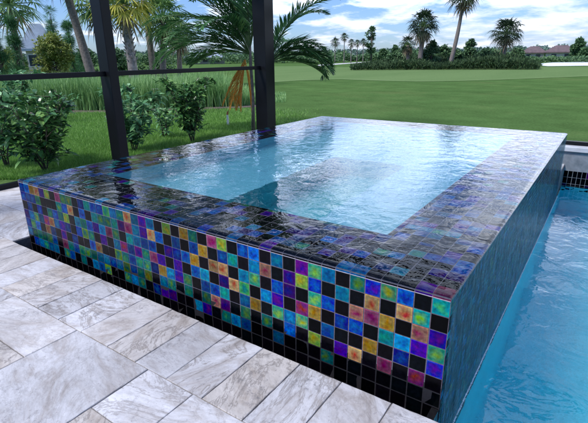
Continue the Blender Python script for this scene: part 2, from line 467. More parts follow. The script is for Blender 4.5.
# ================================================================== DECK
def deck():
    random.seed(5)
    pav = []
    def P(x0, y0, x1, y1): pav.append((min(x0,x1), min(y0,y1), max(x0,x1), max(y0,y1)))
    e = -.105; p = .2155
    x = .045; k = 0
    # soldier course of 8 x 16 in planks along the channel
    xs = [.06, -.159, -.389, -.604, -.82, -1.039, -1.25, -1.463, -1.69, -1.9, -2.115, -2.33, -2.546, -2.76, -2.98, -3.2, -3.42]
    for a, b in zip(xs, xs[1:]): P(a, e, b, -.517)
    # second course and field, laid in three sizes
    P(-1.155, -.517, -.868, -.80); P(-.868, -.517, -.43, -.80); P(-.43, -.517, .06, -.80)
    P(-1.717, -.517, -1.155, -1.19); P(-2.37, -.517, -1.717, -.785); P(-2.37, -.785, -1.96, -1.19); P(-1.96, -.785, -1.717, -1.19)
    P(-2.80, -.517, -2.37, -1.19); P(-3.42, -.517, -2.8, -.80); P(-3.42, -.80, -2.8, -1.19)
    P(-1.155, -.80, -.99, -1.19); P(-.99, -.80, -.43, -1.19); P(-.43, -.80, .06, -1.19)
    y = -1.19; odd = 0
    while y > -5.8:
        h = .41 if odd % 2 else .62; x = -5.0 + (.3 if odd % 3 else 0) - .3
        while x < 6:
            w = random.choice((.41, .62, .41)); P(max(x,-5.0), y-h, min(x+w,6), y); x += w
        y -= h; odd += 1
    # left of x=-3.42 and beside the spa
    y = -1.19
    while y < 5.15:
        h = random.choice((.41, .41, .62)); x = -5.0
        lim = -3.42 if y < -.12 else X0-.06
        if y < -.105 < y+h: h = -.105-y
        y2 = min(y+h, 5.2)
        while x < lim-.01:
            w = random.choice((.41, .62, .62)); x2 = min(x+w, lim)
            if lim-x2 < .12: x2 = lim
            P(x, y, x2, y2); x = x2
        y = y2
    P(-3.42, -.105, X0-.06, .2) if False else None
    # right of the soldier course, in front of the pool
    y = -1.19
    while y < -.12:
        y2 = min(y+.36, -.105); x = .06
        while x < 6: P(x, y, min(x+.5, 6), y2); x += .5
        y = y2
    # behind the spa
    x = X0-.06
    while x < 0: P(x, L+.02, min(x+.41, 0), 5.2); x += .41
    tone=[]
    mb = MB()
    for (x0,y0,x1,y1) in pav:
        if x1-x0 < .02 or y1-y0 < .02: continue
        k = len(mb.f); g = .0022; dz = random.uniform(-.0012, .0012)
        j_ = lambda: random.uniform(-.0013, .0013)
        lo_ = [(x0+g+j_(), y0+g+j_()), (x1-g+j_(), y0+g+j_()), (x1-g+j_(), y1-g+j_()), (x0+g+j_(), y1-g+j_())]
        out_ = []; in_ = []
        cx_, cy_ = (x0+x1)/2, (y0+y1)/2
        for a_, b_ in zip(lo_, lo_[1:]+lo_[:1]):
            ns = max(2, int(math.hypot(b_[0]-a_[0], b_[1]-a_[1])/.035))
            for q_ in range(ns):
                px_, py_ = a_[0]+(b_[0]-a_[0])*q_/ns, a_[1]+(b_[1]-a_[1])*q_/ns
                ch = random.uniform(.0012, .0030)*(1 if random.random() > .06 else 2.2)
                dx_, dy_ = cx_-px_, cy_-py_
                out_.append((px_+random.uniform(-.0006,.0006), py_+random.uniform(-.0006,.0006)))
                in_.append((px_+math.copysign(ch, dx_), py_+math.copysign(ch, dy_)))
        n_o = len(out_); zt_ = -.04+dz
        mb.add([(a_, b_, -.09) for a_, b_ in out_]+[(a_, b_, zt_-random.uniform(.0015,.0035)) for a_, b_ in out_]+[(a_, b_, zt_) for a_, b_ in in_],
               [tuple(range(2*n_o, 3*n_o))]+[(i, (i+1)%n_o, (i+1)%n_o+n_o, i+n_o) for i in range(n_o)]+[(i+n_o, (i+1)%n_o+n_o, (i+1)%n_o+2*n_o, i+2*n_o) for i in range(n_o)])
        c = (random.random(), random.random(), random.random(), 1)
        for ff in mb.f[k:]: tone.extend(c*len(ff))
    o = mb.build('paved_deck', M_TRAV); tag(o, kind='structure')
    a = o.data.color_attributes.new('tone', 'FLOAT_COLOR', 'CORNER'); a.data.foreach_set('color', tone)
    b = MB()
    b.box((-5.0,-5.8,-.3), (6,-.105,-.047)); b.box((-5.0,-.105,-.3), (X0-.055, 5.2,-.047)); b.box((X0-.055, L+.01,-.3), (-.002, 5.2,-.047))
    tag(b.build('deck_bed', M_JOINT), kind='structure')
deck()
M_BLACKT = simple('black_channel', (.003,.003,.004), (.008,.008,.010), 20, .2, .1)
g = MB(); g.box((X0-.055, -.105, -.34), (-.03, -.0025, -.30)); g.box((-.03, -.105, -.34), (-.001, -.0025, -.075)); g.box((X0-.055,-.0025,-.34),(X0-.0035,L+.01,-.30))
g.box((X0-.054, -.1048, -.30), (-.03, -.1038, -.062))
tag(g.build('overflow_channel', M_BLACKT), kind='structure')

# ================================================================== POOL
PW = -.30
b = MB()
x0,x1,y0,y1 = .0, 5.5, -.105, 5.05
zf = -1.45
b.add([(x0,y0,zf),(x1,y0,zf),(x1,y1,zf),(x0,y1,zf)], [(0,1,2,3)])
b.add([(x0+.002,y0,zf),(x0+.002,y1,zf),(x0+.002,y1,-.50),(x0+.002,y0,-.50)], [(0,1,2,3)])
b.add([(x1,y0,zf),(x1,y1,zf),(x1,y1,-.05),(x1,y0,-.05)], [(0,1,2,3)])
b.add([(x0,y0,zf),(x1,y0,zf),(x1,y0,-.05),(x0,y0,-.05)], [(0,1,2,3)])
b.add([(x0,y1,zf),(x1,y1,zf),(x1,y1,-.40),(x0,y1,-.40)], [(0,1,2,3)])
tag(b.build('pool_basin', M_POOLPL), kind='structure')
w_ = water_grid('pool_water', .004, 5.48, -.10, 5.047, PW, 240, 240, .0030, 3.2, M_POOLW); tag(w_, kind='structure')
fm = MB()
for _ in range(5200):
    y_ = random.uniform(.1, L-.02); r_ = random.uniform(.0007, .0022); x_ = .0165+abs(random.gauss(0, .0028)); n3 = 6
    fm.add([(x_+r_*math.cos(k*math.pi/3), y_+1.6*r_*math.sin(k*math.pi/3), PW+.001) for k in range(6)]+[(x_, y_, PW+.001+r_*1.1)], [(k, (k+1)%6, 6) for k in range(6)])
# pale beads added as the bright glint along the waterline
M_GLINT = simple('waterline_glint', (.55,.68,.74), (.8,.88,.92), 30, .3)
fm.v = [(x_, y_, z_+.003) for x_, y_, z_ in fm.v]; tag(fm.build('waterline_glint', M_GLINT), 'painted bright glint, a thin line of pale beads where the falling water meets the pool', 'glint', kind='stuff')

wl = empty('raised_pool_wall', (2.5, 5.2, 0), 'low raised wall with pale coping and dark mosaic at the far end of the pool', 'wall')
def child(o, par): o.parent = par; o.matrix_parent_inverse = Matrix.Translation(-par.location); return o
M_BAND = simple('wet_stone', (.13,.15,.17), (.26,.28,.30), 9, .25, .3)
M_COPE = simple('coping_stone', (.42,.43,.46), (.60,.61,.64), 7, .45)
q = MB(); q.box((-.3, 5.052, -.62), (5.5, 5.34, .128)); child(q.build('wall_core', M_BAND), wl)
mz = Mosaic()
xx = .0
while xx < 5.4:
    for k in range(6):
        if k < 3 or True:
            z = -.62+ k*.0835
            mz.tile((xx, 5.052, z), (.05, 0, 0), (0, 0, .0835), (0,-1,0), pick(rnd_key('KKKKKKKKKP'), .3))
    xx += .05
child(mz.build('mosaic_band', M_TILE, None), wl)
q = MB(); x = -.32
while x < 5.5:
    q.box((x+.002, 5.02, .13), (min(x+.61,5.5)-.002, 5.36, .185), .006); x += .61
child(q.build('coping', M_COPE), wl)

# ================================================================== SCREEN ENCLOSURE
XC = -4.94
enc = empty('screen_enclosure', (XC, 5.25, -.04), 'black aluminium frame of the pool enclosure with two posts and a chair rail', 'enclosure')
def beam(name, a, b_):
    mb = MB(); mb.box(a, b_)
    o = mb.build(name, M_BRONZE); mod = o.modifiers.new('bevel', 'BEVEL'); mod.width = .006; mod.segments = 2
    return child(o, enc)
TOPZ = 3.05
beam('post', (XC-.10, 2.00, -.04), (XC+.10, 2.13, TOPZ))
beam('post', (XC-.10, -1.25, -.04), (XC+.10, -1.12, TOPZ))
beam('post', (XC-.12, 5.10, -.04), (XC+.14, 5.36, TOPZ))
beam('chair_rail', (XC-.025, 2.13, 1.085), (XC+.025, 5.10, 1.145))
beam('chair_rail', (XC-.025, -1.12, 1.085), (XC+.025, 2.00, 1.145))
beam('bottom_rail', (XC-.03, 2.13, -.04), (XC+.03, 5.10, .015))
beam('bottom_rail', (XC-.03, -1.12, -.04), (XC+.03, 2.00, .015))
beam('bottom_rail', (-.3, 5.17, .186), (5.5, 5.23, .235))
beam('bottom_rail', (XC+.14, 5.20, -.04), (-.33, 5.26, .015))
beam('header', (XC-.09, -3.0, TOPZ), (XC+.09, 5.36, TOPZ+.15))
beam('header', (XC+.09, 5.15, TOPZ), (5.5, 5.33, TOPZ+.15))
# sloping roof beams above
for yy in (2.065, -1.185):
    mb = MB(); mb.tube([(XC, yy, TOPZ+.15), (XC+1.9, yy, TOPZ+1.2), (5.5, yy, TOPZ+1.2)], [.07]*3, 4)
    child(mb.build('roof_beam', M_BRONZE), enc)

# ================================================================== GROUND
def ground_mat():
    mt, nt, out = mat_new('lawn'); co = objco(nt)
    big = noise_tex(nt, co, .06, 5, .6)
    mid = noise_tex(nt, co, .9, 6, .65)
    fine = noise_tex(nt, objco(nt, (1,1,1)), 22, 6, .75)
    col = ramp(nt, big, [(.3, (.062,.122,.038)), (.7, (.085,.155,.048))])
    col = mix(nt, 1, col, ramp(nt, mid, [(.25,.78),(.75,1.2)]), 'MULTIPLY')
    # mowing stripes, soft and uneven
    rt = N(nt, 'ShaderNodeVectorRotate', rotation_type='Z_AXIS'); nt.links.new(co, rt.inputs['Vector']); rt.inputs['Angle'].default_value = RD(-62)
    wv = N(nt, 'ShaderNodeTexWave', wave_type='BANDS', bands_direction='X'); nt.links.new(rt.outputs[0], wv.inputs['Vector']); wv.inputs['Scale'].default_value = .11; wv.inputs['Distortion'].default_value = 1.5; wv.inputs['Detail'].default_value = 3; wv.inputs['Detail Scale'].default_value = .4
    col = mix(nt, 1, col, ramp(nt, wv.outputs['Fac'], [(.3,.96),(.7,1.03)]), 'MULTIPLY')
    dry = ramp(nt, noise_tex(nt, co, .22, 6, .7), [(.52, 0.0), (.72, .45)])
    col = mix(nt, dry, col, (.13, .15, .06))
    col = mix(nt, 1, col, ramp(nt, fine, [(.25,.6),(.75,1.35)]), 'MULTIPLY')
    p = principled(nt, out, col, 1.0); p.inputs['Specular IOR Level'].default_value = 0
    nt.links.new(bump(nt, fine, .5, .03), p.inputs['Normal']); return mt
M_LAWN = ground_mat()
GZ = -.15
hx0, hx1, hy0, hy1 = -5.02, 6.0, -5.8, 5.36
R_ = 3000
gv = [(-R_,-R_,GZ),(R_,-R_,GZ),(R_,R_,GZ),(-R_,R_,GZ),(hx0,hy0,GZ),(hx1,hy0,GZ),(hx1,hy1,GZ),(hx0,hy1,GZ)]
go = mesh_obj('lawn_ground', gv, [(0,1,5,4),(1,2,6,5),(2,3,7,6),(3,0,4,7)], M_LAWN); tag(go, kind='structure')

def sheet(name, pts, z, mat):
    o = mesh_obj(name, [(p.x, p.y, z) for p in pts], [tuple(range(len(pts)))], mat); tag(o, kind='structure'); return o
def fair(name, c1, c2):
    mt, nt, out = mat_new(name); co = objco(nt)
    f = noise_tex(nt, objco(nt, (.25,.05,1)), 1, 5, .6); col = ramp(nt, f, [(.3,c1),(.7,c2)])
    fine = noise_tex(nt, co, 9, 6, .75)
    col = mix(nt, 1, col, ramp(nt, fine, [(.25,.75),(.75,1.2)]), 'MULTIPLY')
    p = principled(nt, out, col, 1.0); p.inputs['Specular IOR Level'].default_value = 0; return mt
M_FAIR = fair('fairway_turf', (.105,.172,.066), (.13,.20,.08))
M_LINE = fair('first_cut', (.12,.19,.075), (.15,.225,.095))
# mown fairway: near edge follows a soft curve
edge = [at(x, y) for x, y in ((262,83.0),(300,80.5),(340,79.3),(380,80.8),(420,81.6),(460,81),(500,79.8),(540,78.2),(588,76.3),(640,73.8))]
back_ = [at(x, y) for x, y in ((640,64.8),(588,66.6),(540,67.0),(480,66.8),(420,67.6),(380,68),(340,67),(300,66),(255,66.5))]
sheet('fairway', edge+back_, GZ+.006, M_FAIR)
e2 = [at(x, y) for x, y in ((640,72.9),(588,75.4),(540,77.3),(500,78.9),(460,80.1),(420,80.7),(380,79.9),(340,78.4),(300,79.6),(262,82))]
sheet('fairway_edge', edge+e2, GZ+.012, M_LINE)
M_PATH = simple('cart_path', (.40,.40,.39), (.5,.5,.49), 2, .8)
sheet('cart_path', [at(*q) for q in ((318,66.0),(350,63.6),(372,61.9),(372,61.3),(350,62.7),(318,64.6))], GZ+.02, M_PATH)
mt, nt, out = mat_new('lake_water'); p = principled(nt, out, (.45,.50,.55), .3); p.inputs['IOR'].default_value=1.33
nt.links.new(bump(nt, noise_tex(nt, objco(nt), .7, 4), .3, .05), p.inputs['Normal'])
lk = [at(x, y) for x, y in ((538,65.4),(548,66.3),(588,65.8),(640,64.3),(700,62.5),(700,58.6),(640,60.3),(588,61.6),(552,62.5),(541,63.6))]
sheet('lake', lk, GZ+.03, mt)
# mulch bed under the reeds
M_MULCH = simple('mulch', (.05,.038,.030), (.13,.10,.085), 3, .95, .5, .03)
bed = [at(*q) for q in ((-60,118),(20,115),(60,113.5),(120,112.5),(180,110.5),(240,108),(262,106.5),(270,104),(262,101),(240,99),(180,97),(60,99),(-60,102))]
sheet('mulch_bed', bed, GZ+.008, M_MULCH)

# near lawn: real blades
M_BLADE = leafmat('grass_blade', (0.096,0.220,0.035), (0.165,0.357,0.062), (0.261,0.454,0.110), .35, .5, .7)
gb = MB()
def inpoly(x, y, poly):
    c = False; j = len(poly)-1
    for i in range(len(poly)):
        if (poly[i].y > y) != (poly[j].y > y) and x < (poly[j].x-poly[i].x)*(y-poly[i].y)/(poly[j].y-poly[i].y)+poly[i].x: c = not c
        j = i
    return c
cnt = 0
for _ in range(190000):
    # denser close to the house
    px_, py_ = random.uniform(-25, 330), 108+72*random.random()**1.0
    if py_ > 190-.235*px_+6: continue
    if random.random() < (px_-215)/110 or random.random() < (116-py_)/9*.8: continue
    q = at(px_, py_)
    if q.x > hx0-.03 and q.y < hy1+.03: continue
    if inpoly(q.x, q.y, bed): continue
    h = random.uniform(.045, .085)*(1-.5*max(0, min(1, (px_-215)/110)))*(1+.3*noise.noise(Vector((q.x, q.y, 0))))
    a = random.uniform(0, 6.283); w = random.uniform(.004,.007)*(1 if q.y < 5 else 1.5); l = random.uniform(.2,.8)*h
    dx, dy = math.cos(a), math.sin(a); b2 = random.uniform(0,6.28)
    gb.add([(q.x-dx*w, q.y-dy*w, GZ), (q.x+dx*w, q.y+dy*w, GZ), (q.x+math.cos(b2)*l, q.y+math.sin(b2)*l, GZ+h)], [(0,1,2)])
tag(gb.build('lawn_grass', M_BLADE), 'bright green blades of lawn grass growing just outside the enclosure', 'grass', kind='stuff')

# tall reeds in a long bed
M_REED = leafmat('reed_blade', (0.122,0.246,0.074), (0.221,0.417,0.134), (0.417,0.614,0.271), .3, .6, .5)
rd = MB()
for _ in range(26000):
    px_ = random.uniform(-60, 286); t_ = random.random()
    fy = 112.3-.03*max(0,px_-100) if px_ < 240 else 108-(px_-240)*.09
    q = at(px_, fy-1.5-t_*9)
    cl = noise.noise(Vector((q.x*.9, q.y*.9, 3)))
    h = (.95+.28*cl)*random.uniform(.6, 1.1)
    if px_ > 225: h *= max(.12, 1-(px_-225)/50)
    a = random.uniform(0, 6.28); lean = random.uniform(.05,.45)*h
    b2 = Vector((math.cos(a)*lean, math.sin(a)*lean, 0)); s_ = Vector((-math.sin(a), math.cos(a), 0))*random.uniform(.006,.012)
    m1 = q+b2*.35+Vector((0,0,h*.62)); tp = q+b2+Vector((0,0,h))
    rd.add([q-s_, q+s_, m1+s_*.8, tp, m1-s_*.8], [(0,1,2,4),(4,2,3)])
tag(rd.build('reed_bed', M_REED), 'long bed of tall green ornamental grass behind the lawn, left of the fairway', 'ornamental grass', kind='stuff')

# ================================================================== PLANTS
M_BARK = simple('grey_bark', (.10,.085,.075), (.24,.21,.19), 14, .9, .6, .02)
M_BARKD = simple('brown_bark', (.045,.036,.028), (.12,.10,.08), 12, .9, .6, .02)
M_BOOT = simple('palm_boots', (.13,.11,.10), (.34,.31,.29), 10, .9, .6, .02)
M_SHRUB = leafmat('shrub_leaf', (0.034,0.093,0.035), (0.082,0.217,0.063), (0.247,0.433,0.134), .15, .28, 1.5)
M_SHRUB2 = leafmat('shrub_leaf_light', (0.060,0.164,0.075), (0.134,0.328,0.134), (0.387,0.627,0.328), .25, .35, 1.5)
M_PALM = leafmat('palm_leaflet', (0.028,0.091,0.036), (0.060,0.172,0.059), (0.136,0.297,0.098), .2, .35, 1.2)
M_ORANGE = leafmat('dead_frond', (.75,.28,.03), (.8,.42,.07), (.8,.55,.16), .35, .6, 2)
M_FAN = leafmat('fan_leaf', (0.072,0.155,0.062), (0.158,0.293,0.105), (0.354,0.494,0.167), .25, .5, .8)
M_FANY = leafmat('fan_leaf_yellow', (0.248,0.302,0.050), (0.472,0.475,0.078), (0.745,0.648,0.136), .35, .5, .8)
M_DEADF = leafmat('dead_fan', (0.150,0.112,0.068), (0.300,0.225,0.135), (0.420,0.330,0.210), .2, .8, .8)
M_PINE = leafmat('pine_needles', (0.050,0.137,0.071), (0.108,0.259,0.116), (0.198,0.388,0.155), .1, .6, .8)
M_OLIVE = leafmat('olive_leaf', (0.113,0.168,0.045), (0.243,0.308,0.076), (0.420,0.449,0.126), .25, .6, .8)
M_WOODS = leafmat('woods_leaf', (0.061,0.127,0.062), (0.108,0.200,0.085), (0.152,0.265,0.106), .15, .7, .1)
M_SCRUB = leafmat('scrub_leaf', (.018,.045,.016), (.040,.080,.028), (.07,.12,.045), .15, .8, .15)
M_FANFAR = leafmat('distant_fan_leaf', (.012,.030,.014), (.028,.055,.024), (.05,.085,.035), .2, .6, .3)
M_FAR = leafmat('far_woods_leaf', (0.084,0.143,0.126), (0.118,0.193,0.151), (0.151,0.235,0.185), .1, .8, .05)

def shrub(px, py, hgt, wid, mat, label, n=900, group=None, leaf=.085, stems=5, seed=1, z=GZ):
    rs = random.Random(seed); q = at(px, py)
    root = empty('shrub', q, label, 'shrub', group)
    st = MB(); lf = MB(); tips = []
    for k in range(stems):
        a = 6.283*k/stems+rs.uniform(-.4,.4); sp = wid*.5*rs.uniform(.35,1.0); hh = hgt*rs.uniform(.7,1.0)
        pts = []; 
        for i in range(6):
            t_ = i/5
            pts.append(Vector((math.cos(a)*(sp*t_**1.3+.02)+rs.uniform(-.02,.02), math.sin(a)*(sp*t_**1.3+.02)+rs.uniform(-.02,.02), hh*t_)))
        st.tube(pts, [.011*(1-.12*i) for i in range(6)], 6)
        for i in range(1, 6):
            for _ in range(2 if i == 1 else 4):
                b = pts[i]; d = Vector((rs.uniform(-1,1), rs.uniform(-1,1), rs.uniform(.1,1))).normalized()*wid*rs.uniform(.12,.26)
                e_ = b+d; e_.z = max(.12, min(e_.z, hgt)); st.tube([b, b+d*.5+Vector((0,0,.01)), e_], [.006,.005,.003], 5); tips.append((b, e_))
    for _ in range(int(n*.85)):
        b, e_ = rs.choice(tips); t_ = rs.uniform(.2, 1.1); p_ = b.lerp(e_, t_)+Vector((rs.gauss(0,.02), rs.gauss(0,.02), rs.gauss(0,.02)))
        d = Vector((rs.uniform(-1,1), rs.uniform(-1,1), rs.uniform(-.35,.7)))
        lf.leaf(p_, d, Vector((rs.uniform(-.4,.4), rs.uniform(-.4,.4), 1)), leaf*rs.uniform(.65,1.25), leaf*.5*rs.uniform(.8,1.1), rs.uniform(0,.35), 2)
    st.build('stem', M_BARKD, root, True); lf.build('foliage', mat, root)
    return root
GS = 'broad-leaved shrubs planted along the enclosure'
shrub(46, 172, 1.0, 1.3, M_SHRUB, 'large dark glossy-leaved shrub left of the left black post', 1700, GS, .13, 7, 3)
shrub(8, 168, .95, .8, M_SHRUB2, 'paler leafy shrub at the left edge, behind the large dark shrub', 700, GS, .13, 5, 5)
shrub(136, 152, .98, .95, M_SHRUB2, 'airy shrub with pale green leaves immediately right of the left black post', 950, GS, .13, 5, 8)
shrub(193, 143, 1.05, 1.1, M_SHRUB, 'upright dark green shrub midway between the two black posts', 1500, GS, .125, 6, 11)
shrub(14, 124, 1.15, 1.3, M_SHRUB2, 'light green shrub at the left edge, in front of the tall grass', 900, GS, .16, 6, 23)
shrub(165, 138, .55, .6, M_SHRUB2, 'low light green shrub between the airy shrub and the upright dark shrub', 260, GS, .11, 4, 14)
# small orange-red plant by the reeds
q = at(53, 119)
t = empty('bromeliad', q, 'small orange-red bromeliad standing at the front of the tall grass, above the dark shrub', 'plant')
mb = MB()
for k in range(46):
    a = random.uniform(0,6.28); el = random.uniform(.5,1.35)
    mb.leaf(Vector((0,0,.22)), Vector((math.cos(a)*math.cos(el), math.sin(a)*math.cos(el), math.sin(el))), Vector((0,0,1)), random.uniform(.2,.36), .055, .3)
mb.build('bract', leafmat('bract_red', (.40,.09,.05), (.55,.17,.09), (.60,.28,.2), .2, .5), t)
mb = MB(); mb.tube([(0,0,0),(0,0,.24)], [.03,.03], 8); mb.build('stem', M_BARKD, t)
for px, py, hh, lab in ((109, 104, .62, 'pale weathered post just left of the left black post, before the tall grass'), (157, 108, .55, 'thin pale post behind the shrubs between the two black posts')):
    q = at(px, py); t = empty('garden_post', q, lab, 'post', 'pale posts by the tall grass')
    mb = MB(); mb.box((-.055,-.055,-.02),(.055,.055,hh), .008); mb.build('shaft', simple('weathered_wood', (.34,.31,.28), (.55,.52,.48), 12, .85), t)
    mb = MB(); mb.box((-.068,-.068,hh+.001),(.068,.068,hh+.03), .008); mb.build('cap', M_COPE, t)
# white irrigation stake with orange tip
q = at(228, 126)
t = empty('marker_stake', q, 'short white stake with rusty orange top, in the lawn by the hanging orange frond', 'stake')
mb = MB(); mb.tube([(0,0,-.02),(.005,0,.12),(.0,0,.25)], [.028,.024,.020], 10); mb.build('shaft', simple('white_plastic', (.6,.62,.6), (.8,.8,.8), 5, .5), t)
mb = MB(); mb.tube([(0,0,.25),(.01,0,.30),(.045,.02,.36)], [.022,.02,.008], 10); mb.build('tip', simple('rusty_orange', (.35,.12,.04), (.5,.2,.08), 9, .6), t)

# ---- feather palm behind the corner post
def pinnate(mb, rib, base, az, el0, ln, droop, leafn=46, lw=.022, ll=.42, rs=random, twist=0.0):
    pts = []; p_ = Vector(base); el = el0; a = az; n = 14
    for i in range(n+1):
        pts.append(p_.copy())
        p_ = p_+Vector((math.cos(a)*math.cos(el), math.sin(a)*math.cos(el), math.sin(el)))*ln/n
        el -= droop/n*(1+i/n*.8); a += twist/n
    rib.tube(pts, [.014*(1-i/(n+1)*.85) for i in range(n+1)], 5, False)
    for k in range(leafn):
        t_ = .14+.86*k/leafn; x = t_*n; i = min(int(x), n-1); b = pts[i].lerp(pts[i+1], x-i)
        d = (pts[i+1]-pts[i]).normalized(); side = d.cross(Vector((0,0,1)))
        if side.length < 1e-3: side = Vector((1,0,0))
        side.normalize(); up = side.cross(d)
        l_ = ll*math.sin(math.pi*min(1,(t_*.86+.13)))**.7*rs.uniform(.85,1.1)
        for sg in (-1, 1):
            dd = side*sg*.75+d*.75+up*.28*rs.uniform(.4,1.3)
            mb.leaf(b, dd, up, l_, lw*rs.uniform(.8,1.1), rs.uniform(.02,.30), 2, .25)
rs = random.Random(21)
base = at(256, 133); 
fp = empty('feather_palm', base, 'young feather palm with dark green arching fronds behind the right black post', 'palm tree')
lf = MB(); rb = MB(); tr = MB()
heads = [(Vector((-.10,.05,0)), Vector((-.16,.10,1.30))), (Vector((.08,.12,0)), Vector((.22,.25,1.15))), (Vector((.0,-.1,0)), Vector((.04,-.12,1.42)))]
for a_, b_ in heads:
    tr.tube([a_, a_.lerp(b_,.5)+Vector((.03,0,0)), b_, b_+Vector((0,0,.25))], [.034, .026, .022, .018], 10)
right = Vector((rr.x, rr.y, 0)).normalized(); azr = math.atan2(right.y, right.x)
spec = [ # (azimuth from picture-right, elevation, length, droop, head)
 (0, 52, 1.5, 1.75, 1), (12, 38, 1.5, 1.5, 1), (-8, 44, 1.45, 1.9, 1), (-15, 25, 1.35, 1.1, 1), (-35, 68, 1.9, 1.0, 1), (50, 45, 1.7, 1.3, 1),
 (0, 76, 3.3, .6, 2), (30, 80, 3.4, .5, 2), (180, 80, 3.5, .6, 2), (200, 84, 3.3, .9, 2), (150, 68, 3.2, .9, 2), (170, 74, 3.2, 1.0, 2), (200, 58, 2.3, .95, 2), (-60, 75, 2.1, .8, 2),
 (180, 50, 2.3, 1.1, 0), (170, 38, 2.1, 1.2, 0), (195, 28, 1.8, 1.0, 0), (205, 64, 2.4, 1.2, 0), (160, 22, 1.6, .9, 0), (220, 45, 1.9, 1.2, 0), (120, 50, 1.9, 1.2, 0), (90, 60, 1.9, 1.2, 2),
 (185, 12, 1.2, .7, 0), (175, 85, 2.2, 1.0, 0), (150, 75, 2.2, 1.3, 0), (210, 75, 2.0, 1.3, 0), (-10, 10, 1.2, .8, 1), (20, 72, 1.8, 1.2, 1), (185, 33, 2.2, 1.35, 0), (165, 56, 2.3, 1.5, 0), (240, 60, 1.7, 1.4, 0), (260, 78, 1.9, .9, 2), (170, 70, 2.5, .85, 2)]
for az, el, ln, dr, h in spec:
    pinnate(lf, rb, heads[h][1]+Vector((0,0,.2)), azr+RD(az+rs.uniform(-7,7)), RD(el), ln, dr, 54, .034, .46, rs, rs.uniform(-.2,.2))
tr.build('trunk', M_BARK, fp, True); rb.build('frond_rib', simple('frond_rib', (.05,.10,.03),(.09,.15,.05),6,.5), fp, True); lf.build('frond', M_PALM, fp)
hb = heads[0][1]+Vector((0,0,.10))-right*.10
for az, el in ((185, -58), (205, -66), (165, -74), (190, -80), (0,-82)):
    of = MB(); pinnate(of, of, hb, azr+RD(az), RD(el), 1.0, .10, 44, .022, .24, rs)
    o1 = of.build('dead_frond', M_ORANGE, fp); tag(o1, 'orange dried frond hanging down')

# ---- fan palms
def fan(mb, c, d, size, nb=16, rs=random, droop=.35):
    d = d.normalized(); side = d.cross(Vector((0,0,1)))
    if side.length < 1e-3: side = Vector((1,0,0))
    side.normalize(); up = side.cross(d)
    for k in range(nb):
        a = (k/(nb-1)-.5)*RD(250)
        dd = d*math.cos(a)+side*math.sin(a)+up*.12*abs(math.sin(a))
        mb.leaf(c, dd, up, size*rs.uniform(.75,1.1)*(.72+.28*math.cos(a*.5)), size*.10, droop*rs.uniform(.6,2.2), 2, .2)
def fan_palm(loc, hgt, cr, label, lean=(0,0), nf=34, mat=None, skirt=10, tw=.16, boots=False, group=None, nb=14, seed=1, curve=0):
    rs = random.Random(seed); root = empty('fan_palm', loc, label, 'palm tree', group)
    top = Vector((lean[0], lean[1], hgt)); tr = MB(); pts = []; rad = []
    for i in range(9):
        t_ = i/8; p_ = top*t_; p_.x += curve*math.sin(math.pi*t_)*right.x; p_.y += curve*math.sin(math.pi*t_)*right.y
        pts.append(p_); rad.append(tw*(1.25-.45*t_)*(1+.04*rs.uniform(-1,1)))
    tr.tube(pts, rad, 12)
    if boots:
        for k in range(60):
            t_ = .35+.65*k/60; a = k*2.4; b = top*t_
            o_ = Vector((math.cos(a), math.sin(a), 0))
            tr.tube([b+o_*tw*.8, b+o_*tw*1.5+Vector((0,0,.16))], [tw*.22, tw*.10], 4)
    tr.build('trunk', M_BOOT if boots else M_BARK, root, True)
    lf = MB(); df = MB(); pt = MB()
    for k in range(nf):
        a = k*2.39996; el = RD(80-120*(k/nf)**.9+rs.uniform(-8,8)); pl = cr*rs.uniform(.40,.55)
        d = Vector((math.cos(a)*math.cos(el), math.sin(a)*math.cos(el), math.sin(el)))
        c = top+d*pl*1.15+Vector((0,0,cr*.08))
        pt.tube([top, c], [.014*cr+.004, .008*cr+.002], 4, False)
        fan(lf, c, d+Vector((0,0,-.15)), cr*rs.uniform(.38,.52), nb, rs)
    for k in range(skirt):
        a = k*2.39996+1; el = RD(-55+rs.uniform(-20,12)); d = Vector((math.cos(a)*math.cos(el), math.sin(a)*math.cos(el), math.sin(el)))
        c = top+d*cr*rs.uniform(.3,.45)-Vector((0,0,cr*.05)); fan(df, c, d, cr*.45, 9, rs, .5)
    lf.build('crown', mat or M_FAN, root); pt.build('leaf_stalk', M_FAN, root)
    if skirt: df.build('dead_skirt', M_DEADF, root)
    return root
def off(px_shift, D):  # metres to the right for a shift in pixels at distance D
    return right*(px_shift*D/F)
def vm(dy, D): return dy*D/F     # height of dy pixels at distance D

def palm_px(base_px, top_px, top_y, D, cr, label, **kw):
    q = far(base_px, D); hz = 57+(294-base_px)*.0124; dd = (q-CAM).dot(fw)
    h = CAM.z-GZ+(hz-top_y)*dd/F/.95
    o_ = right*((top_px-base_px)*dd/F)
    return fan_palm(q, h, cr, label, lean=(o_.x, o_.y), **kw)
GPF = 'fan palms in the clump beyond the fairway'
palm_px(420, 421, 30, 56, 2.1, 'bushy fan palm with a ragged skirt beyond the fairway, left of the tallest palm', group=GPF, seed=2, nf=46, mat=M_FANFAR, skirt=16, tw=.24)
palm_px(409, 407, 46, 57, 1.3, 'small ragged palm tucked against the left side of the bushy fan palm', group=GPF, seed=12, nf=26, mat=M_FANFAR, skirt=14, tw=.2)
palm_px(450, 458, 4, 56, 2.2, 'tallest fan palm with a bare leaning trunk beyond the fairway', group=GPF, seed=3, nf=40, mat=M_FANFAR, skirt=12, tw=.2, curve=.15)
palm_px(503, 503.5, 36, 66, 2.3, 'round-headed fan palm standing left of the red-roofed houses', group=GPF, seed=4, nf=50, mat=M_FANFAR, skirt=8, tw=.25)
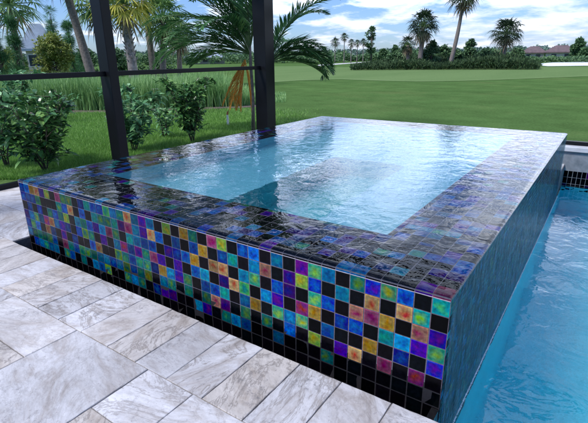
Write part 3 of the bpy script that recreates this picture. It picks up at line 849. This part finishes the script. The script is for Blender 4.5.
# left: taller planting behind the reeds
GL = 'palms behind the tall grass on the left'
palm_px(132, 130, 13, 21, 1.5, 'yellowing fan palm with a criss-cross booted trunk just right of the left post', group=GL, seed=5, nf=44, skirt=4, tw=.17, boots=True, mat=M_FANY, nb=16)
palm_px(92, 72, -26, 22, 1.6, 'palm with a smooth pale left-leaning trunk, crown above the picture', group=GL, seed=6, nf=40, skirt=18, tw=.16, nb=16)
palm_px(101, 104, 14, 26, 1.7, 'green fan palm partly hidden behind the left black post', group=GL, seed=7, nf=40, skirt=6, tw=.16, nb=16)
palm_px(160, 166, 26, 24, 1.45, 'green fan palm with drooping leaves right of the yellowing palm', group=GL, seed=8, nf=46, skirt=8, tw=.14, nb=16)
palm_px(178, 180, 38, 27, 1.2, 'smaller green fan palm at the right of the left-hand palm group', group=GL, seed=9, nf=36, skirt=10, tw=.13, nb=14)
palm_px(20, 19, 12, 30, 1.9, 'fan palm with a narrow crown near the left edge', group=GL, seed=10, nf=36, skirt=4, tw=.15, nb=14)
palm_px(-30, -34, -30, 20, 2.0, 'tall fan palm just beyond the left edge', group=GL, seed=13, nf=36, skirt=10, tw=.16, nb=14)
palm_px(152, 150, -40, 25, 2.0, 'tall fan palm with its crown above the frame, right of the yellowing palm', group=GL, seed=15, nf=36, skirt=8, tw=.14, nb=14)

def blob_tree(loc, hgt, cr, mat, label, name='bushy_tree', cat='tree', clumps=26, leaves=70, leaf=.12, trunk=.1, shape=1.0, low=.25, group=None, seed=1, needle=False, bark=None):
    rs = random.Random(seed); root = empty(name, loc, label, cat, group)
    tr = MB(); lf = MB(); tz = hgt*.9
    tr.tube([(0,0,0),(trunk*.4,0,tz*.5),(0,0,tz)], [trunk, trunk*.7, trunk*.2], 8)
    for k in range(clumps):
        z = hgt*(low+(1-low)*rs.random()**.9); t_ = (z/hgt-low)/(1-low)
        rmax = cr*(math.sin(math.pi*min(1,(t_*.8+.2)))**.6 if shape == 1 else (1-t_*.85))
        a = rs.uniform(0,6.283); r_ = rmax*math.sqrt(rs.random())
        c = Vector((math.cos(a)*r_, math.sin(a)*r_, z))
        tr.tube([Vector((0,0,z*.75)), c], [trunk*.3, trunk*.08], 4, False)
        cs = cr*rs.uniform(.18,.36)
        for _ in range(leaves):
            d = Vector((rs.gauss(0,1), rs.gauss(0,1), rs.gauss(0,.75))).normalized()
            p_ = c+d*cs*rs.random()**.45
            if needle: lf.leaf(p_, d+Vector((rs.uniform(-.4,.4),rs.uniform(-.4,.4),rs.uniform(0,.6))), Vector((0,0,1)), leaf*2.2, leaf*.16, .1, 1)
            else: lf.leaf(p_, Vector((rs.uniform(-1,1),rs.uniform(-1,1),rs.uniform(-.5,.8))), Vector((rs.uniform(-1,1),rs.uniform(-1,1),1)), leaf*rs.uniform(.7,1.3), leaf*.55, .1, 1)
    tr.build('trunk', bark or M_BARKD, root, True); lf.build('crown', mat, root)
    return root
def tree_px(px, D, top_y, halfw_px, mat, label, **kw):
    q = far(px, D); hz = 57+(294-px)*.0124; dd = (q-CAM).dot(fw)
    h = CAM.z-GZ+(hz-top_y)*dd/F
    return blob_tree(q, h, halfw_px*dd/F, mat, label, **kw)
GT = 'trees behind the tall grass on the left'
tree_px(55, 28, 38, 20, M_OLIVE, 'rounded olive-green bush in front of the grey-roofed house', name='round_bush', cat='bush', clumps=60, leaves=120, leaf=.15, low=.12, group=GT, seed=31)
tree_px(57, 42, 14, 9, M_PINE, 'dark pine right of the grey roof', name='pine_tree', clumps=34, leaves=90, leaf=.18, needle=True, shape=2, low=.2, group=GT, seed=32)
tree_px(72, 36, 28, 9, M_PINE, 'second dark pine, close left of the leaning pale trunk', name='pine_tree', clumps=34, leaves=90, leaf=.18, needle=True, shape=2, low=.1, group=GT, seed=33)
tree_px(17, 27, 22, 8, M_PINE, 'slender dark pine near the left edge, in front of the grey-roofed house', name='pine_tree', clumps=34, leaves=100, leaf=.14, needle=True, shape=2, low=.05, group=GT, seed=34)
tree_px(-2, 24, 14, 6, M_PINE, 'dark pine cut by the left edge of the picture', name='pine_tree', clumps=34, leaves=100, leaf=.14, needle=True, shape=1, low=.1, group=GT, seed=35)
tree_px(84, 48, 50, 12, M_WOODS, 'dark bush behind the foot of the leaning palm', name='round_bush', cat='bush', clumps=40, leaves=80, leaf=.25, low=.05, group=GT, seed=36)
tree_px(8, 40, 50, 16, M_OLIVE, 'low green bush at the left edge, behind the chair rail', name='round_bush', cat='bush', clumps=40, leaves=80, leaf=.2, low=.05, group=GT, seed=37)
tree_px(118, 45, 51, 12, M_WOODS, 'dark green bush left of the booted trunk', name='round_bush', cat='bush', clumps=40, leaves=80, leaf=.24, low=.05, group=GT, seed=38)
tree_px(152, 45, 55, 18, M_WOODS, 'low dark green bush right of the booted trunk', name='round_bush', cat='bush', clumps=40, leaves=80, leaf=.24, low=.05, group=GT, seed=39)

# clump of shrubs round the three fairway palms
GC = 'bushes in the clump beyond the fairway'
for i, (px, D, ty, hw, lab) in enumerate([
    (398, 60, 53, 12, 'low bush at the left end of the clump beyond the fairway'),
    (431, 58, 43, 9, 'rounded dark bush between the bushy palm and the leaning palm'),
    (443, 62, 47, 8, 'dull bush immediately left of the leaning palm trunk'),
    (470, 64, 41, 7, 'narrow upright bush right of the leaning palm trunk'),
    (484, 62, 51, 10, 'low bush left of the round-headed palm'),
    (517, 72, 50, 9, 'low bush right of the round-headed palm'),
    (457, 59, 52, 10, 'low bush at the foot of the leaning palm')]):
    tree_px(px, D, ty, hw, M_WOODS, lab, name='round_bush', cat='bush', clumps=44, leaves=80, leaf=.28, low=.03, group=GC, seed=60+i)
# rough grass and scrub the clump stands in
sc_ = MB()
for _ in range(30000):
    px = random.uniform(352, 541); D = random.uniform(52, 68); q = far(px, D)
    h = .62*(1.25+1.2*noise.noise(Vector((q.x*.22, q.y*.22, 0)))+.5*noise.noise(Vector((q.x*.8, q.y*.8, 5))))*min(1, .2+(px-350)/60, .2+(541-px)/25)
    if h < .15: continue
    p_ = q+Vector((0, 0, h*random.random()**.7))
    sc_.leaf(p_, Vector((random.uniform(-.6,.6), random.uniform(-.6,.6), random.uniform(.2,1.2))), Vector((random.uniform(-1,1), random.uniform(-1,1), .3)), random.uniform(.25,.6), random.uniform(.06,.2), .1, 1)
tag(sc_.build('rough_grass', M_SCRUB), 'dark rough grass and scrub under the palms beyond the fairway', 'scrub', kind='stuff')

# far palms and tree on the left skyline
GFar = 'small trees on the skyline left of the fairway palms'
for i, (px, ty, hw, kind) in enumerate([(335,42,4,'p'),(344,37.5,3.6,'p'),(351,43,3.4,'p'),(357,43,3,'p'),(363,42,3.2,'p'),(371,30,7,'t'),(383,50,4,'t'),(395,46,4.5,'t'),(406,44,5,'t')]):
    lab = ['squat palm at the left end of the skyline row', 'taller palm, second in the skyline row from the left', 'small palm right of the tallest skyline palm',
           'small palm, fourth in the skyline row from the left', 'small palm touching the left of the tall airy tree', 'tall airy tree on the skyline, with gaps in its crown', 'very low tree right of the airy skyline tree',
           'low rounded tree midway between the airy tree and the bushy palm', 'low tree behind the left side of the bushy fan palm'][i]
    if kind == 'p': palm_px(px, px, ty+2, 110, hw*110/F*1.5, lab, group=GFar, seed=80+i, mat=M_FANFAR, nf=34, skirt=6, tw=.09, nb=11)
    else: tree_px(px, 112, ty, hw, M_WOODS, lab, clumps=26 if i == 5 else 36, leaves=50, leaf=.5, low=.25 if i == 5 else .1, trunk=.25, group=GFar, seed=90+i)
tree_px(577, 125, 40, 6, M_WOODS, 'leafy tree at the right edge beside the red-roofed houses', clumps=50, leaves=60, leaf=.6, low=.1, trunk=.3, seed=99)
tree_px(586, 120, 48, 6, M_WOODS, 'dark low tree cut by the right edge of the picture', clumps=40, leaves=60, leaf=.6, low=.05, trunk=.3, seed=98)

# distant tree lines
wd = MB()
def woods(mb, px0, px1, D0, D1, h0, h1, n, leaf):
    for _ in range(n):
        px = random.uniform(px0, px1); D = random.uniform(D0, D1); q = far(px, D)
        H_ = h0+(h1-h0)*(.5+.5*noise.noise(Vector((px*.09, 0, h1)))+.35*noise.noise(Vector((px*.35, 4, 0))))
        p_ = q+Vector((0,0,H_*random.random()**.6))
        mb.leaf(p_, Vector((random.uniform(-1,1),random.uniform(-1,1),random.uniform(-.3,1))), Vector((random.uniform(-1,1),random.uniform(-1,1),1)), leaf*random.uniform(.7,1.3), leaf*.6, .1, 1)
woods(wd, -80, 345, 120, 150, .9, 3.4, 16000, .8)
woods(wd, 330, 520, 150, 175, .8, 3.4, 14000, .9)
tag(wd.build('distant_woods', M_WOODS), 'dark line of distant woods along the left and middle skyline', 'woods', kind='stuff')
w2 = MB(); woods(w2, 500, 700, 98, 108, .5, 1.1, 9000, .45); woods(w2, 500, 700, 170, 185, 1.0, 3.2, 7000, .9)
tag(w2.build('lake_hedge', M_WOODS), 'low green hedge on the far bank of the lake below the houses', 'hedge', kind='stuff')
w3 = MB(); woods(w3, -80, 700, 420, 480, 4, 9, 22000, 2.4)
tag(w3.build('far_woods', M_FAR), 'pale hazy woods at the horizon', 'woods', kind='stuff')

# ---- houses
M_ROOFR = simple('roof_tile_red', (.085,.060,.068), (.15,.105,.11), 1.2, .8)
M_ROOFG = simple('roof_grey', (.22,.27,.34), (.32,.38,.46), 1.5, .7)
M_STUC = simple('stucco', (.45,.40,.34), (.58,.53,.46), 2, .9)
M_WIN = simple('window_glass', (.02,.03,.04), (.05,.06,.08), 1, .1)
def house(px, D, wpx, top_y, label, roofm, group=None, eave=.55, rot=0.0, base=GZ):
    q = far(px, D, base); dd = (q-CAM).dot(fw); w = wpx*dd/F; hz = 57+(294-px)*.0124
    h = CAM.z-base+(hz-top_y)*dd/F; root = empty('house', q, label, 'house', group)
    d2 = (q-CAM); root.rotation_euler.z = math.atan2(d2.y, d2.x)-math.pi/2+rot
    ez = h*eave; dp = w*.55
    b = MB(); b.box((-w*.47,-dp*.45,0),(w*.47,dp*.45,ez)); b.build('wall', M_STUC, root)
    rf = MB(); o_ = .5
    rf.add([(-w*.5-o_,-dp*.5-o_,ez),(w*.5+o_,-dp*.5-o_,ez),(w*.5+o_,dp*.5+o_,ez),(-w*.5-o_,dp*.5+o_,ez),(-w*.18,0,h),(w*.18,0,h),
            (-w*.5-o_,-dp*.5-o_,ez-.25),(w*.5+o_,-dp*.5-o_,ez-.25),(w*.5+o_,dp*.5+o_,ez-.25),(-w*.5-o_,dp*.5+o_,ez-.25)],
           [(0,1,5,4),(1,2,5),(2,3,4,5),(3,0,4),(6,7,1,0),(7,8,2,1),(8,9,3,2),(9,6,0,3),(9,8,7,6)])
    rf.build('roof', roofm, root)
    n = max(2, int(w/3.2))
    for k in range(n):
        x = -w*.42+w*.84*(k+.5)/n; mb = MB(); mb.box((x-.6,-dp*.45-.04,ez*.3),(x+.6,-dp*.45+.02,ez*.75)); wo = mb.build('window', M_WIN, root)
        fr_ = MB()
        for (a,b_) in (((x-.68,-dp*.45-.06,ez*.3-.08),(x-.6,-dp*.45,ez*.75+.08)),((x+.6,-dp*.45-.06,ez*.3-.08),(x+.68,-dp*.45,ez*.75+.08)),((x-.6,-dp*.45-.06,ez*.75),(x+.6,-dp*.45,ez*.75+.08)),((x-.6,-dp*.45-.06,ez*.3-.08),(x+.6,-dp*.45,ez*.3))): fr_.box(a,b_)
        fr_.build('frame', M_COPE, wo)
    return root
GH = 'red-roofed houses across the lake'
house(533, 150, 20, 46.5, 'smaller red-brown roofed house, left of the pair across the lake', M_ROOFR, GH)
house(560, 146, 27, 45.5, 'wider red-brown roofed house, right of the pair across the lake', M_ROOFR, GH)
house(41, 62, 26, 26.5, 'house with a grey-blue hipped roof behind the pines on the left', M_ROOFG, eave=.5)
house(205, 130, 40, 51, 'long low pale house far behind the feather palm fronds', M_ROOFG, eave=.5)

# ================================================================== LIGHT
SUN_EL, SUN_AZ = RD(52), RD(205)      # azimuth measured clockwise from +Y
sd_ = bpy.data.lights.new('sun', 'SUN'); so = bpy.data.objects.new('sun', sd_); C.objects.link(so)
sd_.energy = 4.4; sd_.angle = RD(12); sd_.color = (1, .965, .92)
dirv = Vector((math.sin(SUN_AZ)*math.cos(SUN_EL), math.cos(SUN_AZ)*math.cos(SUN_EL), math.sin(SUN_EL)))
so.rotation_euler = dirv.to_track_quat('Z', 'Y').to_euler(); so.location = (0, 0, 20)
wo = bpy.data.worlds.new('World'); SC.world = wo; wo.use_nodes = True; nt = wo.node_tree
for n in list(nt.nodes): nt.nodes.remove(n)
out = nt.nodes.new('ShaderNodeOutputWorld'); bg = nt.nodes.new('ShaderNodeBackground'); bg.inputs['Strength'].default_value = .13
sky = nt.nodes.new('ShaderNodeTexSky'); sky.sky_type = 'NISHITA'; sky.sun_disc = False; sky.sun_elevation = SUN_EL; sky.sun_rotation = SUN_AZ
sky.air_density = 1.0; sky.dust_density = .6; sky.ozone_density = 2.0
tc = N(nt, 'ShaderNodeTexCoord'); sp = N(nt, 'ShaderNodeSeparateXYZ'); nt.links.new(tc.outputs['Generated'], sp.inputs[0])
zc = N(nt, 'ShaderNodeMath', operation='MAXIMUM'); nt.links.new(sp.outputs['Z'], zc.inputs[0]); zc.inputs[1].default_value = 0
za = N(nt, 'ShaderNodeMath', operation='ADD'); nt.links.new(zc.outputs[0], za.inputs[0]); za.inputs[1].default_value = .16
dv = N(nt, 'ShaderNodeVectorMath', operation='DIVIDE'); nt.links.new(tc.outputs['Generated'], dv.inputs[0])
cb = N(nt, 'ShaderNodeCombineXYZ'); nt.links.new(za.outputs[0], cb.inputs[0]); nt.links.new(za.outputs[0], cb.inputs[1]); cb.inputs[2].default_value = 1
nt.links.new(cb.outputs[0], dv.inputs[1])
cl = noise_tex(nt, dv.outputs[0], 2.1, 10, .60, .2)
# more broken cloud towards the right of the view, clearer on the left
dt = N(nt, 'ShaderNodeVectorMath', operation='DOT_PRODUCT'); nt.links.new(tc.outputs['Generated'], dt.inputs[0]); dt.inputs[1].default_value = (math.sin(RD(20)), math.cos(RD(20)), 0)
bi = N(nt, 'ShaderNodeMath', operation='MULTIPLY_ADD'); nt.links.new(dt.outputs['Value'], bi.inputs[0]); bi.inputs[1].default_value = .24; bi.inputs[2].default_value = -.135
ba = N(nt, 'ShaderNodeMath', operation='ADD'); nt.links.new(cl, ba.inputs[0]); nt.links.new(bi.outputs[0], ba.inputs[1])
bz = N(nt, 'ShaderNodeMapRange'); nt.links.new(sp.outputs['Z'], bz.inputs[0]); bz.inputs[1].default_value = .08; bz.inputs[2].default_value = .24; bz.inputs[3].default_value = 0; bz.inputs[4].default_value = .05
b3 = N(nt, 'ShaderNodeMath', operation='ADD'); nt.links.new(ba.outputs[0], b3.inputs[0]); nt.links.new(bz.outputs[0], b3.inputs[1])
cmask = ramp(nt, b3.outputs[0], [(.465, 0.0), (.54, .6), (.64, 1.0)])
shade = noise_tex(nt, dv.outputs[0], 2.1, 6, .6, .2)
ccol = ramp(nt, shade, [(.30, (4.3, 5.0, 6.4)), (.48, (6.6, 7.3, 8.5)), (.68, (9.6, 9.8, 10.2))])
# cloud brightness by height, shaped for the reflections in the water
bo = ramp(nt, sp.outputs['Z'], [(0, .20), (.08, .26), (.16, .56), (.24, .72), (.30, .62), (.36, .44), (.43, .30), (1, .55)])
ccol = mix(nt, 1, ccol, bo, 'MULTIPLY'); ccol = mix(nt, 1, ccol, (4.1, 4.25, 4.6), 'MULTIPLY')
base_ = mix(nt, 1, sky.outputs[0], (.66, .86, 1.30), 'MULTIPLY')
fin = mix(nt, cmask, base_, ccol)
nt.links.new(fin, bg.inputs['Color']); nt.links.new(bg.outputs[0], out.inputs['Surface'])

SC.view_settings.view_transform = 'Standard'; SC.view_settings.look = 'None'; SC.view_settings.exposure = 0; SC.view_settings.gamma = 1
SC.render.engine = 'CYCLES'; SC.cycles.max_bounces = 10; SC.cycles.transparent_max_bounces = 12; SC.cycles.caustics_refractive = True; SC.cycles.caustics_reflective = False
SC.cycles.sample_clamp_indirect = 6; SC.cycles.use_denoising = True
